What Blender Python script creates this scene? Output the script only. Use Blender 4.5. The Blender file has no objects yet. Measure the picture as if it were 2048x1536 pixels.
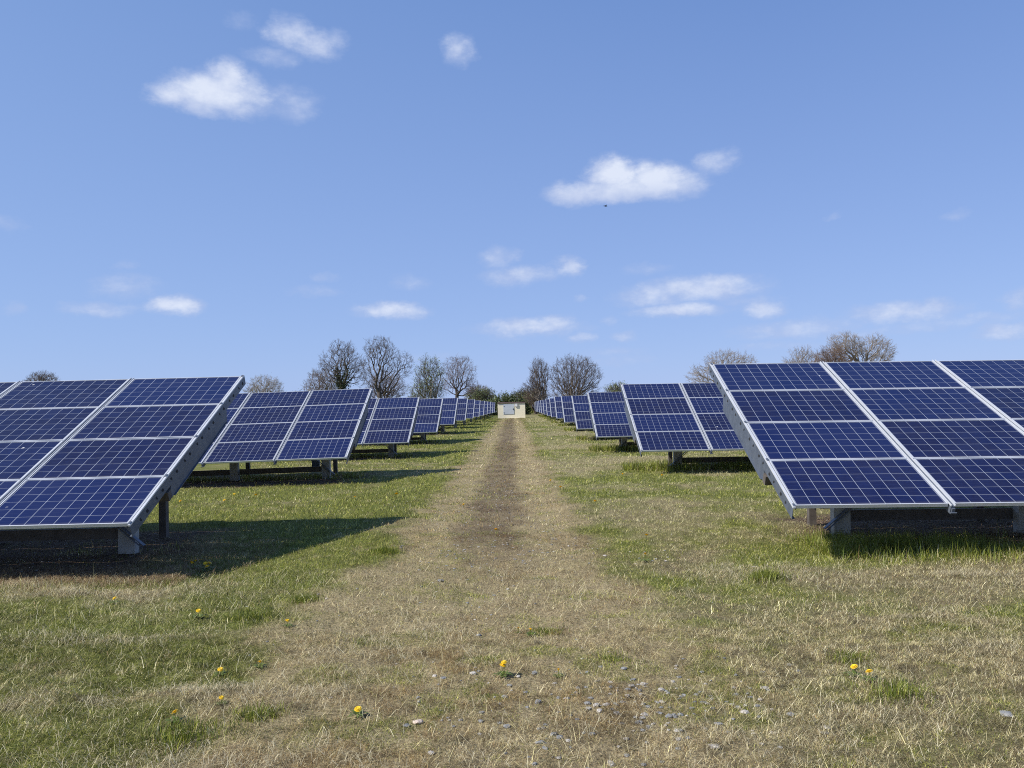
import bpy, math
import numpy as np
from mathutils import Matrix, Vector
rng = np.random.default_rng(7)
scene = bpy.context.scene
col = scene.collection

# ------------------------------------------------------------------ camera
RV = np.array([0.9996878, 0.00864398, -0.02344339])
UV = np.array([0.02367132, -0.02728275, 0.99934745])
FV = np.array([-0.00799874, 0.99959038, 0.02747884])
FPX = 1648.7                      # focal length in pixels of a 2048 wide frame
cd = bpy.data.cameras.new('camera')
cam = bpy.data.objects.new('camera', cd); col.objects.link(cam)
cd.sensor_width = 36; cd.lens = 36 * FPX / 2048
cd.clip_start = 0.05; cd.clip_end = 12000
M = Matrix(((RV[0], UV[0], -FV[0], 0), (RV[1], UV[1], -FV[1], 0), (RV[2], UV[2], -FV[2], 0), (0, 0, 0, 1)))
CAMZ = 1.75
cam.matrix_world = Matrix.Translation((0, 0, CAMZ)) @ M
scene.camera = cam

def ray(px, py):
    return FV + RV * (px - 1024) / FPX - UV * (py - 768) / FPX

def at_depth(px, py, Y):
    d = ray(px, py); d = d * (Y / d[1]); return d[0], d[1], d[2] + CAMZ

# ------------------------------------------------------------------ sun and sky
SD = Vector((-1.05, -0.43, 1.0)).normalized()       # direction towards the sun
sl = bpy.data.lights.new('sun', 'SUN'); so = bpy.data.objects.new('sun', sl); col.objects.link(so)
sl.energy = 5.0; sl.angle = math.radians(0.5); sl.color = (1.0, 0.945, 0.86)
so.rotation_euler = SD.to_track_quat('Z', 'Y').to_euler(); so.location = (0, 0, 60)
scene.view_settings.view_transform = 'Standard'; scene.view_settings.look = 'None'
scene.view_settings.gamma = 1; scene.view_settings.exposure = 0.12
scene.render.engine = 'CYCLES'
scene.cycles.use_denoising = False
scene.cycles.filter_width = 1.05
scene.cycles.max_bounces = 6; scene.cycles.diffuse_bounces = 3; scene.cycles.glossy_bounces = 3
scene.cycles.transparent_max_bounces = 6
W = bpy.data.worlds.new('World'); scene.world = W; W.use_nodes = True
nt = W.node_tree; nt.nodes.clear()

class NT:
    """tiny helper for node trees"""
    def __init__(s, t): s.t = t
    def n(s, typ, **kw):
        nd = s.t.nodes.new(typ)
        for k, v in kw.items():
            if k == 'ins':
                for a, b in v.items():
                    if hasattr(b, 'is_output'): s.t.links.new(b, nd.inputs[a])
                    else: nd.inputs[a].default_value = b
            else: setattr(nd, k, v)
        return nd
    def math(s, op, a, b=0.0, c=0.0, clamp=False):
        return s.n('ShaderNodeMath', operation=op, use_clamp=clamp, ins={0: a, 1: b, 2: c}).outputs[0]
    def vmath(s, op, a, b=(0, 0, 0)):
        nd = s.n('ShaderNodeVectorMath', operation=op, ins={0: a, 1: b})
        return nd.outputs['Value'] if op in ('LENGTH', 'DOT_PRODUCT') else nd.outputs[0]
    def mix(s, f, a, b, blend='MIX'):
        nd = s.n('ShaderNodeMix', data_type='RGBA', blend_type=blend)
        for i, v in ((0, f), (6, a), (7, b)):
            if hasattr(v, 'is_output'): s.t.links.new(v, nd.inputs[i])
            else: nd.inputs[i].default_value = v if i == 0 else (tuple(v) + (1,) if len(v) == 3 else v)
        return nd.outputs[2]
    def noise(s, vec, scale, detail=4, rough=0.55, out='Fac', dim='3D'):
        nd = s.n('ShaderNodeTexNoise', noise_dimensions=dim, ins={'Scale': scale, 'Detail': detail, 'Roughness': rough})
        if vec is not None: s.t.links.new(vec, nd.inputs['Vector'])
        return nd.outputs[out]
    def ramp(s, f, lo, hi, a=0.0, b=1.0, smooth=False):
        nd = s.n('ShaderNodeMapRange', interpolation_type='SMOOTHSTEP' if smooth else 'LINEAR')
        for i, v in enumerate((f, lo, hi, a, b)):
            if hasattr(v, 'is_output'): s.t.links.new(v, nd.inputs[i])
            else: nd.inputs[i].default_value = v
        return nd.outputs[0]

w = NT(nt)
el_s = math.asin(SD.z); az_s = math.atan2(SD.x, SD.y)
sky = w.n('ShaderNodeTexSky', sky_type='NISHITA', sun_disc=False, sun_elevation=el_s, sun_rotation=az_s,
          altitude=0, air_density=1.0, dust_density=0.4, ozone_density=3.0)
tc = w.n('ShaderNodeTexCoord').outputs['Generated']
sx = w.n('ShaderNodeSeparateXYZ', ins={0: tc})
azn = w.math('ARCTAN2', sx.outputs[0], sx.outputs[1])
hyp = w.math('SQRT', w.math('ADD', w.math('MULTIPLY', sx.outputs[0], sx.outputs[0]), w.math('MULTIPLY', sx.outputs[1], sx.outputs[1])))
eln = w.math('ARCTAN2', sx.outputs[2], hyp)
ae = w.n('ShaderNodeCombineXYZ', ins={0: azn, 1: eln}).outputs[0]
stretch = w.vmath('MULTIPLY', ae, (1.0, 1.6, 1.0))
nz = w.noise(stretch, 24, 7, 0.66, 'Color')
nz2 = w.noise(stretch, 7, 2, 0.5, 'Color')
off = w.vmath('MULTIPLY', w.vmath('SUBTRACT', nz, (0.5, 0.5, 0.5)), (0.045, 0.020, 0))
off2 = w.vmath('MULTIPLY', w.vmath('SUBTRACT', nz2, (0.5, 0.5, 0.5)), (0.05, 0.018, 0))
aew = w.vmath('ADD', w.vmath('ADD', ae, off), off2)
CL = [(395,212,50,22,.8),(505,190,34,34,.55),(600,222,44,16,.35),(1500,600,60,10,.3),(1700,665,120,9,.25),(1230,705,60,8,.25),(1560,690,90,8,.2),(1850,655,60,8,.25),(430,185,95,38,1.0),(355,190,55,26,.85),(455,162,48,36,1.0),(475,214,45,18,.6),(580,202,60,28,.36),
 (575,62,38,26,.55),(622,85,52,24,.55),(545,112,48,15,.33),(660,75,22,18,.3),(485,40,26,15,.16),(918,98,34,25,.5),
 (1250,376,130,26,1.0),(1225,346,62,30,1.1),(1320,354,72,34,1.1),(1160,386,66,24,.85),(1370,366,48,24,.6),(1438,322,32,20,.5),
 (1000,517,38,18,.4),(1040,552,70,16,.5),(1130,532,30,18,.6),(1300,590,66,22,.5),(1390,578,125,22,.65),(1440,565,62,18,.65),
 (1355,622,85,14,.65),(1525,617,46,20,.75),(1060,657,100,16,.6),(1115,645,42,15,.6),(780,625,68,13,.65),(355,612,54,20,.85),
 (205,613,58,13,.42),(255,570,58,18,.3),(250,530,20,10,.2),(630,585,42,12,.22),(650,555,22,9,.26),(1815,625,90,18,.55),
 (1880,612,32,14,.5),(1590,658,110,15,.42),(2010,662,46,11,.5),(2035,600,26,18,.42),(1250,673,28,9,.4),(1168,676,22,9,.4),
 (1157,594,15,9,.28),(1213,640,14,8,.2),(1285,540,42,10,.2),(810,566,38,14,.2),(8,445,26,12,.22),(12,618,22,10,.28),
 (1660,435,14,7,.22),(1915,432,20,8,.22),(1950,642,110,10,.28),(1240,720,70,9,.2),(860,715,60,8,.15)]
acc = None; accw = None
for (x, y, rx, ry, am) in CL:
    if am < .7: am = am*1.0 + .11; rx *= 1.14; ry *= 1.2
    d = ray(x, y); a = math.atan2(d[0], d[1]); e = math.atan2(d[2], math.hypot(d[0], d[1]))
    q = w.vmath('MULTIPLY', w.vmath('SUBTRACT', aew, (a, e, 0)), (FPX / rx / 1.25, FPX / ry / 1.25, 0))
    r2 = w.vmath('DOT_PRODUCT', q, q)
    v = w.math('MULTIPLY_ADD', r2, -am, am)
    acc = v if acc is None else w.math('SMOOTH_MAX', acc, v, 0.12)
fine = w.noise(stretch, 60, 5, 0.6)
dens = w.math('ADD', acc, w.math('MULTIPLY', w.math('SUBTRACT', fine, 0.5), 0.50))
cov = w.ramp(dens, 0.0, .98, 0.0, 1.0, True)
cov = w.math('POWER', cov, 0.95)
def eld(px, py):
    d = ray(px, py); return math.atan2(d[2], math.hypot(d[0], d[1]))
big1 = w.ramp(eln, eld(1250, 405), eld(1250, 360), 0.0, 1.0, True)      # grey underside of the large right cloud
big2 = w.ramp(eln, eld(430, 235), eld(430, 190), 0.0, 1.0, True)
side = w.ramp(azn, -.05, .0); und = w.mix(side, w.mix(0.0, big2, big2), big1)
und = w.math('MAXIMUM', und, w.ramp(eln, .22, .16))
lit = w.math('MULTIPLY', w.ramp(w.math('ADD', dens, w.math('MULTIPLY', w.math('SUBTRACT', w.noise(stretch, 34, 4), .5), 1.2)), 0.3, 1.05), w.math('MULTIPLY_ADD', und, .65, .35))
cloudcol = w.mix(lit, (4.3, 5.15, 7.5), (7.2, 7.75, 9.0))
el01 = w.ramp(eln, 0.0, 0.55, 0.0, 1.0)
grad = w.mix(w.math('POWER', el01, 0.8), (3.55, 5.02, 9.0), (1.30, 2.56, 6.05))
hazeside = w.ramp(azn, -.6, .3, .30, 0.0)
grad = w.mix(hazeside, grad, (3.1, 4.8, 8.3))
grad = w.mix(w.ramp(eln, .55, 1.1), grad, (.5, 1.1, 2.7))
tint = w.mix(.78, sky.outputs[0], grad)
final = w.mix(w.math('MULTIPLY', cov, 0.92), tint, cloudcol)
bg = w.n('ShaderNodeBackground', ins={'Color': final, 'Strength': 0.1})
w.n('ShaderNodeOutputWorld', ins={'Surface': bg.outputs[0]})

# ------------------------------------------------------------------ noise + fields
def vnoise(x, y, seed=0):
    xi = np.floor(x).astype(np.int64); yi = np.floor(y).astype(np.int64)
    fx = x - xi; fy = y - yi; fx = fx * fx * (3 - 2 * fx); fy = fy * fy * (3 - 2 * fy)
    def h(a, b):
        n = (a * 374761393 + b * 668265263 + seed * 974634777) & 0xffffffff
        n = ((n ^ (n >> 13)) * 1274126177) & 0xffffffff
        return ((n ^ (n >> 16)) & 0xffff) / 65535.0
    return (h(xi, yi) * (1 - fx) + h(xi + 1, yi) * fx) * (1 - fy) + (h(xi, yi + 1) * (1 - fx) + h(xi + 1, yi + 1) * fx) * fy

def fbm(x, y, s, o=4, seed=0):
    v = 0; a = 1; t = 0
    for i in range(o):
        v = v + a * vnoise(x / s + 17.3 * i, y / s - 9.1 * i, seed + i); t += a; a *= .55; s *= .5
    return v / t
def sst(a, b, x):
    t = np.clip((x - a) / (b - a), 0, 1); return t * t * (3 - 2 * t)

GY = [-50, 0, 6, 10, 14, 20, 30, 41, 52, 64, 75, 95, 110, 140, 170, 400, 4000]
GZ = [-1.74, -1.74, -1.74, -1.76, -1.74, -1.73, -1.82, -1.79, -1.66, -1.57, -1.58, -1.54, -1.53, -1.52, -1.55, -2.1, -12]
HAY = [(-2.0, 5.0, 1.0, .16, .055), (-1.7, 3.95, 1.2, .2, .05), (-3.4, 6.3, .6, .12, .04), (-1.0, 3.75, .5, .25, .03), (-4.6, 8.35, 1.6, .22, .04),
       (2.7, 5.6, .5, .2, .04), (3.2, 6.6, .6, .15, .04), (4.4, 7.9, 1.2, .25, .035), (.9, 4.3, .5, .3, .03), (2.0, 4.6, .5, .2, .03), (2.4, 8.6, .5, .3, .03), (-.9, 6.0, .5, .3, .025), (3.6, 5.2, .6, .2, .03)]
def hay(x, y):
    h = 0; m = 0
    wx = (vnoise(x*1.3, y*1.3, 301) - .5)*.5 + (vnoise(x*4, y*4, 302) - .5)*.25
    for (a, b, rx, ry, hh) in HAY:
        e = np.exp(-((x-a)/rx)**2 - ((y-b+wx)/ry)**2); h = h + .35*hh*e; m = np.maximum(m, e)
    return h, m
def gz(x, y):
    x = np.asarray(x, float); y = np.asarray(y, float)
    b = np.interp(y, GY, GZ) + CAMZ
    near = sst(180, 60, y)
    tr = sst(1.5, 0.7, np.abs(x - (-.43 - .0085 * (y - 10))))
    b = b + hay(x, y)[0]
    return b + near * (0.09 * (fbm(x, y, 2.3, 3, 5) - .5) + 0.065 * (fbm(x, y, .42, 3, 9) - .5) - 0.03 * tr * sst(5, 9, y))

L_Y = [8.684, 19.184, 30.014, 40.86, 51.75] + [51.75 + 10.72 * k for k in range(1, 11)]
R_Y = [8.782, 19.797, 30.285, 40.864, 52.0] + [52.0 + 10.70 * k for k in range(1, 12)]
L_Z = [-1.135, -1.09, -1.208, -1.164, -1.012, -.935, -.93, -.935, -.92, -.905, -.90, -.895, -.895, -.895, -.895]
R_Z = [-1.117, -1.125, -1.18, -1.178, -1.052, -.96, -.99, -.99, -.96, -.93, -.91, -.90, -.90, -.90, -.90, -.90]
L_S = [.07, .8, .18] + [0] * 12
R_S = [-.57, -.41, 0] + [0] * 13
LX = [-4.148, -4.064, -4.086] + [-4.13] * 12
RX = [2.895, 2.919, 2.846] + [2.865] * 13

def fields(x, y):
    """green amount, bare track amount, bare soil amount"""
    n1 = fbm(x, y, 1.6, 4, 21); n2 = fbm(x, y, .5, 3, 31); n3 = fbm(x * .35, y, 3.0, 3, 41)
    c = -.43 - .0085 * (y - 10)
    wob = (fbm(x, y, 1.1, 3, 51) - .5)
    d = np.abs(x - c) + wob * .7 + (n2 - .5) * .55
    hw = 1.30 + .25 * sst(12, 5, y)
    track = sst(hw + .30, hw - .25, d)
    mid = sst(.62, .30, np.abs(x - c) + wob * .45 + (n2 - .5) * .5) * sst(7, 13, y) * (.62 + .38 * sst(.38, .6, n2 * .5 + n1 * .5))
    left = sst(.3, -.3, x - c)
    soil = np.zeros_like(x)
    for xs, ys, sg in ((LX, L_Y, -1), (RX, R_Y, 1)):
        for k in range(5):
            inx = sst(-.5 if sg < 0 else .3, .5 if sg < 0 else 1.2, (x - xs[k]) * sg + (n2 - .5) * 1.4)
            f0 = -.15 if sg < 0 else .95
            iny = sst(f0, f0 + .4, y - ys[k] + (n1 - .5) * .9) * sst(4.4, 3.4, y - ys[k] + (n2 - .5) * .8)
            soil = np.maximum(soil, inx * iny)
    g = left * 1.08 + (1 - left) * (.40 + .14 * sst(9, 5, y))
    g = g + (n1 - .5) * 1.5 + (n2 - .5) * 1.4 + (n3 - .5) * (.6 + 1.1*sst(8, 13, y))
    g = g * (1 - track * .55) + .03 * track + .75 * track * sst(.54, .70, fbm(x, y, .45, 3, 71))
    # green strip along both track edges, lush corner by the right hand table
    g = g + .28 * sst(.45, .1, np.abs(np.abs(x - c) - 1.55)) * (1 - left)
    def blob(a, b, rx, ry): return np.exp(-(((x - a) / rx) ** 2 + ((y - b) / ry) ** 2))
    g = g + .8 * blob(3.3, 9.6, 1.1, .9) + .8 * blob(4.6, 9.4, 1.2, .5) + .45 * blob(2.3, 7.9, .7, .9) + .5 * blob(2.8, 21.5, 1.4, .9) + .3 * blob(-2.3, 7.5, 1.2, 1.2)
    g = g - .5 * blob(3.1, 8.0, .5, .45) - .5 * blob(-4.5, 8.1, 1.6, .35) - .35 * blob(2.5, 13.4, .5, 2.2) - .4 * blob(4.5, 7.8, 1.4, .7) \
        - .45 * blob(-2.0, 5.0, 1.1, .24) - .35 * blob(-1.7, 3.9, 1.3, .3)
    g = g - .45 * hay(x, y)[1]*sst(.3,.6,n2)*1.6
    return np.clip(g, 0.02, 1), track, mid, np.clip(soil, 0, 1)

# ------------------------------------------------------------------ materials
def mat(name):
    m = bpy.data.materials.new(name); m.use_nodes = True; m.node_tree.nodes.clear(); return m, NT(m.node_tree)
def finish(t, color, rough=0.6, metal=0.0, bump=None, bstr=0.3, bdist=0.01, **kw):
    b = t.n('ShaderNodeBsdfPrincipled')
    for k, v in (('Base Color', color), ('Roughness', rough), ('Metallic', metal)) + tuple((k.replace('_', ' '), v) for k, v in kw.items()):
        if hasattr(v, 'is_output'): t.t.links.new(v, b.inputs[k])
        else: b.inputs[k].default_value = (tuple(v) + (1,)) if isinstance(v, tuple) and len(v) == 3 else v
    if bump is not None:
        bn = t.n('ShaderNodeBump', ins={'Height': bump, 'Strength': bstr, 'Distance': bdist})
        t.t.links.new(bn.outputs[0], b.inputs['Normal'])
    t.n('ShaderNodeOutputMaterial', ins={'Surface': b.outputs[0]})
    return b

def simple(name, c1, c2, scale, rough=.6, metal=0.0, bstr=.15, bdist=.004, coord='Object', **kw):
    m, t = mat(name)
    v = t.n('ShaderNodeTexCoord').outputs[coord]
    n = t.noise(v, scale, 5, .6)
    finish(t, t.mix(t.ramp(n, .3, .7), c1, c2), rough, metal, t.noise(v, scale * 4, 3), bstr, bdist, **kw)
    return m
M_GALV = simple('galvanised_steel', (.085, .105, .145), (.135, .16, .205), 9, .45, .2, .1, .002)
M_ALU = simple('anodised_aluminium', (.60, .63, .67), (.70, .72, .76), 5, .4, .2, .03, .001)
M_DSTEEL = simple('weathered_steel', (.10, .085, .075), (.17, .15, .135), 12, .7, .3, .2, .003)
M_POST = simple('pale_concrete_post', (.36, .35, .32), (.48, .47, .44), 8, .85, 0, .3, .004)
M_HOLE = simple('dark_slot', (.012, .012, .014), (.02, .02, .022), 8, .8)
M_BACK = simple('panel_backsheet', (.42, .42, .42), (.5, .5, .5), 4, .6)
M_STONE = simple('pale_stone', (.34, .32, .29), (.62, .58, .52), 14, .85, 0, .5, .01)
M_PINKSTONE = simple('pinkish_stone', (.55, .42, .34), (.75, .66, .56), 20, .8, 0, .4, .01)
M_GREYSTONE = simple('grey_gravel', (.13, .14, .15), (.36, .36, .35), 9, .85, 0, .5, .01)
M_BRSTONE = simple('brown_chippings', (.09, .06, .04), (.22, .16, .11), 20, .9)
M_WALL = simple('cream_render', (.88, .80, .58), (.90, .84, .65), 1.2, .85, 0, .1, .004)
M_DOOR = simple('pale_grey_door_paint', (.50, .55, .60), (.58, .62, .66), 2, .5)
M_ROOF = simple('brown_felt_roof', (.07, .04, .03), (.12, .075, .055), 5, .9, 0, .3, .01)
M_WHITE = simple('white_plastic', (.78, .78, .78), (.82, .82, .82), 3, .4)
M_BLACK = simple('black_iron', (.02, .02, .022), (.04, .04, .045), 3, .5)
M_CONC = simple('concrete_slab', (.38, .34, .27), (.5, .45, .36), 3, .9)
M_PETAL = simple('dandelion_petals', (.78, .50, .01), (.9, .62, .02), 200, .6)
M_LEAF = simple('dandelion_leaf', (.07, .11, .014), (.13, .17, .025), 30, .55)
M_BIRD = simple('dark_feathers', (.015, .015, .016), (.035, .033, .03), 20, .7)

def cell_mat():
    m, t = mat('solar_cells')
    uv = t.n('ShaderNodeUVMap', uv_map='UVMap').outputs[0]
    s = t.n('ShaderNodeSeparateXYZ', ins={0: uv})
    def line(c, n, hw):     # distance to the nearest grid line, in cells
        f = t.math('FRACT', c)
        dd = t.math('MINIMUM', f, t.math('SUBTRACT', 1.0, f))
        return t.ramp(dd, hw, hw * 1.4, 1.0, 0.0)
    lu = line(s.outputs[0], 10, .0125); lv = line(s.outputs[1], 6, .0075)
    corner = t.math('ADD', t.math('ABSOLUTE', t.math('SUBTRACT', t.math('FRACT', s.outputs[0]), .5)),
                    t.math('ABSOLUTE', t.math('SUBTRACT', t.math('FRACT', s.outputs[1]), .5)))
    grid = t.math('MAXIMUM', lu, lv)
    grid = t.math('MAXIMUM', grid, t.ramp(corner, .955, .965))
    # bus bars: three thin silver lines in each cell
    bb = t.math('FRACT', t.math('MULTIPLY', s.outputs[1], 3.0))
    bbl = t.ramp(t.math('ABSOLUTE', t.math('SUBTRACT', bb, .5)), .012, .02, .32, 0.0)
    ob = t.n('ShaderNodeObjectInfo').outputs['Random']
    fl = t.n('ShaderNodeVectorMath', operation='FLOOR', ins={0: uv}).outputs[0]
    wn = t.n('ShaderNodeTexWhiteNoise', noise_dimensions='4D', ins={'Vector': fl, 'W': ob})
    vo = t.n('ShaderNodeTexVoronoi', ins={'Vector': uv, 'Scale': 9.0})
    cr = t.n('ShaderNodeSeparateColor', ins={0: vo.outputs['Color']}).outputs[0]
    va = t.math('ADD', t.math('MULTIPLY', wn.outputs[0], .35), t.math('MULTIPLY', cr, .45))
    va = t.math('ADD', va, t.math('MULTIPLY', t.math('POWER', ob, 2.5), 1.0))
    cell = t.mix(va, (.0080, .0075, .036), (.0085, .0155, .078))
    cc = t.mix(bbl, cell, (.09, .10, .17))
    cc = t.mix(grid, cc, (.40, .44, .52))
    # dust low on the glass and a few bird droppings
    oc = t.n('ShaderNodeTexCoord').outputs['Object']
    wp = t.n('ShaderNodeNewGeometry').outputs['Position']
    dust = t.ramp(t.noise(wp, 2.5, 5, .6), .35, .8, .0, .035)
    low = t.ramp(s.outputs[1], 0.0, .3, .10, 0.0, True)
    cc = t.mix(t.math('ADD', dust, low), cc, (.30, .28, .25))
    v2 = t.n('ShaderNodeTexVoronoi', ins={'Vector': t.vmath('ADD', wp, t.vmath('MULTIPLY', t.vmath('SUBTRACT', t.noise(wp, 20, 2, .5, 'Color'), (.5, .5, .5)), (.05, .05, .05))), 'Scale': 3.2, 'Randomness': 1.0})
    c2 = t.n('ShaderNodeSeparateColor', ins={0: v2.outputs['Color']})
    spot = t.math('MULTIPLY', t.ramp(v2.outputs['Distance'], .045, .07, 1, 0), t.ramp(c2.outputs[0], .90, .92, 0, 1))
    cc = t.mix(spot, cc, (.72, .72, .70))
    rg = t.math('MULTIPLY_ADD', t.math('MAXIMUM', spot, t.ramp(t.noise(wp, 6, 4), .3, .8, 0, .25)), .5, .16)
    finish(t, cc, rg, 0, None, Specular_IOR_Level=.22)
    return m
M_CELL = cell_mat()

def ground_mat():
    m, t = mat('ground_soil_and_thatch')
    P = t.n('ShaderNodeNewGeometry').outputs['Position']
    at = t.n('ShaderNodeAttribute', attribute_name='field', attribute_type='GEOMETRY')
    s = t.n('ShaderNodeSeparateColor', ins={0: at.outputs['Color']})
    g, tr, mid = s.outputs[0], s.outputs[1], s.outputs[2]; soil = at.outputs['Alpha']
    nf = t.noise(P, 45, 6, .7); nm = t.noise(P, 6, 5, .65); nb = t.noise(P, 1.1, 5, .6)
    Pm = t.vmath('MULTIPLY', P, (1.0, .35, 1.0))
    nfar = t.noise(Pm, 1.7, 6, .7)
    gg = t.math('ADD', g, t.math('MULTIPLY', t.math('SUBTRACT', nfar, .5), 1.1), clamp=True)
    gg = t.math('ADD', gg, t.math('MULTIPLY', t.math('SUBTRACT', nm, .5), .8), clamp=True)
    dry = t.mix(t.ramp(nf, .3, .8), (.07, .05, .025), t.mix(t.ramp(t.n('ShaderNodeSeparateXYZ', ins={0: P}).outputs[1], 8, 20), (.42, .36, .20), (.62, .54, .30)))
    grn = t.mix(t.ramp(nf, .3, .8), (.035, .045, .01), (.32, .35, .08))
    c = t.mix(gg, dry, grn)
    trc = t.mix(t.ramp(nf, .3, .7), (.12, .085, .045), (.60, .49, .29))
    c = t.mix(t.math('MULTIPLY', tr, .80), c, trc)
    midc = t.mix(t.ramp(nf, .3, .7), (.06, .045, .028), (.26, .20, .13))
    c = t.mix(t.math('MULTIPLY', mid, t.ramp(nm, .15, .5)), c, midc)
    vs = t.n('ShaderNodeTexVoronoi', ins={'Vector': P, 'Scale': 34.0})
    vc = t.n('ShaderNodeSeparateColor', ins={0: vs.outputs['Color']}).outputs[0]
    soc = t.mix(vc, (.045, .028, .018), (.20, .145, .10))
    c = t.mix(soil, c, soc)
    far = t.ramp(t.n('ShaderNodeSeparateXYZ', ins={0: P}).outputs[1], 15, 45)
    h = t.math('ADD', t.math('MULTIPLY', nf, .6), t.math('MULTIPLY', nm, .6))
    h = t.math('ADD', h, t.math('MULTIPLY', vs.outputs['Distance'], t.math('MULTIPLY', soil, -.9)))
    finish(t, c, .95, 0, h, .9, .035, Specular_IOR_Level=.15)
    return m
M_GROUND = ground_mat()

def blade_mat():
    m, t = mat('grass_blades')
    at = t.n('ShaderNodeAttribute', attribute_name='tone', attribute_type='GEOMETRY').outputs['Color']
    b1 = t.n('ShaderNodeBsdfDiffuse', ins={'Color': at}).outputs[0]
    b2 = t.n('ShaderNodeBsdfTranslucent', ins={'Color': at}).outputs[0]
    b3 = t.n('ShaderNodeBsdfGlossy', ins={'Color': (.8, .8, .8, 1), 'Roughness': .5}).outputs[0]
    mx = t.n('ShaderNodeMixShader', ins={0: .28, 1: b1, 2: b2}).outputs[0]
    mx = t.n('ShaderNodeMixShader', ins={0: .03, 1: mx, 2: b3}).outputs[0]
    t.n('ShaderNodeOutputMaterial', ins={'Surface': mx})
    return m
M_BLADE = blade_mat()

def bark(name, a, b):
    return simple(name, a, b, 1.2, .9, 0, .0, .01)
M_BARK = bark('brown_grey_bark', (.06, .047, .038), (.11, .088, .07))
M_TWIG = bark('brown_twigs', (.085, .064, .05), (.15, .115, .09))
M_TWIGP = bark('pale_grey_twigs', (.24, .20, .165), (.36, .31, .26))
M_BARKP = bark('pale_grey_bark', (.20, .17, .14), (.30, .26, .22))
M_TWIGR = bark('reddish_brown_twigs', (.15, .10, .078), (.22, .155, .12))
M_IVY = simple('dark_ivy_leaves', (.018, .030, .012), (.05, .07, .022), 1.5, .6, 0, 0, .01)
M_BUDS = simple('fresh_green_buds', (.12, .17, .04), (.22, .27, .08), 1.5, .6, 0, 0, .01)
M_HEDGE = simple('hedge_leaves', (.06, .085, .03), (.15, .18, .065), 1.0, .6, 0, 0, .01)
M_SHRUB = simple('yellow_green_leaves', (.16, .19, .03), (.26, .28, .05), 1.0, .6, 0, 0, .01)

# ------------------------------------------------------------------ mesh helpers
class MB:
    def __init__(s): s.v = []; s.f = []; s.m = []; s.uv = {}
    def box(s, lo, hi, mi=0, T=None, skip=()):
        n = len(s.v); x0, y0, z0 = lo; x1, y1, z1 = hi
        P = [(x0,y0,z0),(x1,y0,z0),(x1,y1,z0),(x0,y1,z0),(x0,y0,z1),(x1,y0,z1),(x1,y1,z1),(x0,y1,z1)]
        if T is not None: P = [tuple(T @ Vector(p)) for p in P]
        s.v += P
        for k, f in enumerate(((0,3,2,1),(4,5,6,7),(0,1,5,4),(1,2,6,5),(2,3,7,6),(3,0,4,7))):
            if k in skip: continue
            s.f.append(tuple(n + i for i in f)); s.m.append(mi)
        return s
    def bar(s, a, b, wx, wy, mi=0, up=(0, 0, 1)):
        a = Vector(a); b = Vector(b); z = (b - a); L = z.length; z.normalize()
        x = Vector(up).cross(z)
        if x.length < 1e-4: x = Vector((1, 0, 0))
        x.normalize(); y = z.cross(x)
        T = Matrix(((x.x, y.x, z.x, a.x), (x.y, y.y, z.y, a.y), (x.z, y.z, z.z, a.z), (0, 0, 0, 1)))
        return s.box((-wx/2, -wy/2, 0), (wx/2, wy/2, L), mi, T)
    def lathe(s, prof, n=12, c=(0, 0, 0), mi=0, T=None):
        b = len(s.v)
        for (r, z) in prof:
            for i in range(n):
                p = Vector((c[0] + r*math.cos(2*math.pi*i/n), c[1] + r*math.sin(2*math.pi*i/n), c[2] + z))
                s.v.append(tuple(T @ p if T is not None else p))
        for j in range(len(prof) - 1):
            for i in range(n):
                s.f.append((b+j*n+i, b+j*n+(i+1)%n, b+(j+1)*n+(i+1)%n, b+(j+1)*n+i)); s.m.append(mi)
        s.f.append(tuple(b + i for i in reversed(range(n)))); s.m.append(mi)
        s.f.append(tuple(b + (len(prof)-1)*n + i for i in range(n))); s.m.append(mi)
        return s
    def mesh(s, name, mats):
        me = bpy.data.meshes.new(name); me.from_pydata(s.v, [], s.f)
        for m in mats: me.materials.append(m)
        me.polygons.foreach_set('material_index', s.m); me.update(); return me

def link(name, me, parent=None):
    o = bpy.data.objects.new(name, me); col.objects.link(o)
    if parent is not None: o.parent = parent
    return o
def tag(o, label, cat, group=None, kind=None):
    if label: o['label'] = label
    if cat: o['category'] = cat
    if group: o['group'] = group
    if kind: o['kind'] = kind
    return o
def empty(name, loc, rot=(0, 0, 0)):
    o = bpy.data.objects.new(name, None); col.objects.link(o); o.location = loc; o.rotation_euler = rot
    o.empty_display_size = .3; return o

def np_mesh(name, V, loops, sizes, mats, mi=None, tone=None, attr='tone'):
    me = bpy.data.meshes.new(name)
    me.vertices.add(len(V)); me.vertices.foreach_set('co', V.astype(np.float32).ravel())
    me.loops.add(len(loops)); me.loops.foreach_set('vertex_index', loops.astype(np.int32))
    me.polygons.add(len(sizes)); st = np.zeros(len(sizes), np.int32); st[1:] = np.cumsum(sizes)[:-1]
    me.polygons.foreach_set('loop_start', st)
    try: me.polygons.foreach_set('loop_total', sizes.astype(np.int32))
    except Exception: pass
    for m in mats: me.materials.append(m)
    if mi is not None: me.polygons.foreach_set('material_index', mi.astype(np.int32))
    if tone is not None:
        a = me.attributes.new(attr, 'FLOAT_COLOR', 'POINT'); a.data.foreach_set('color', tone.astype(np.float32).ravel())
    me.update(calc_edges=True); me.validate(); return me

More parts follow.
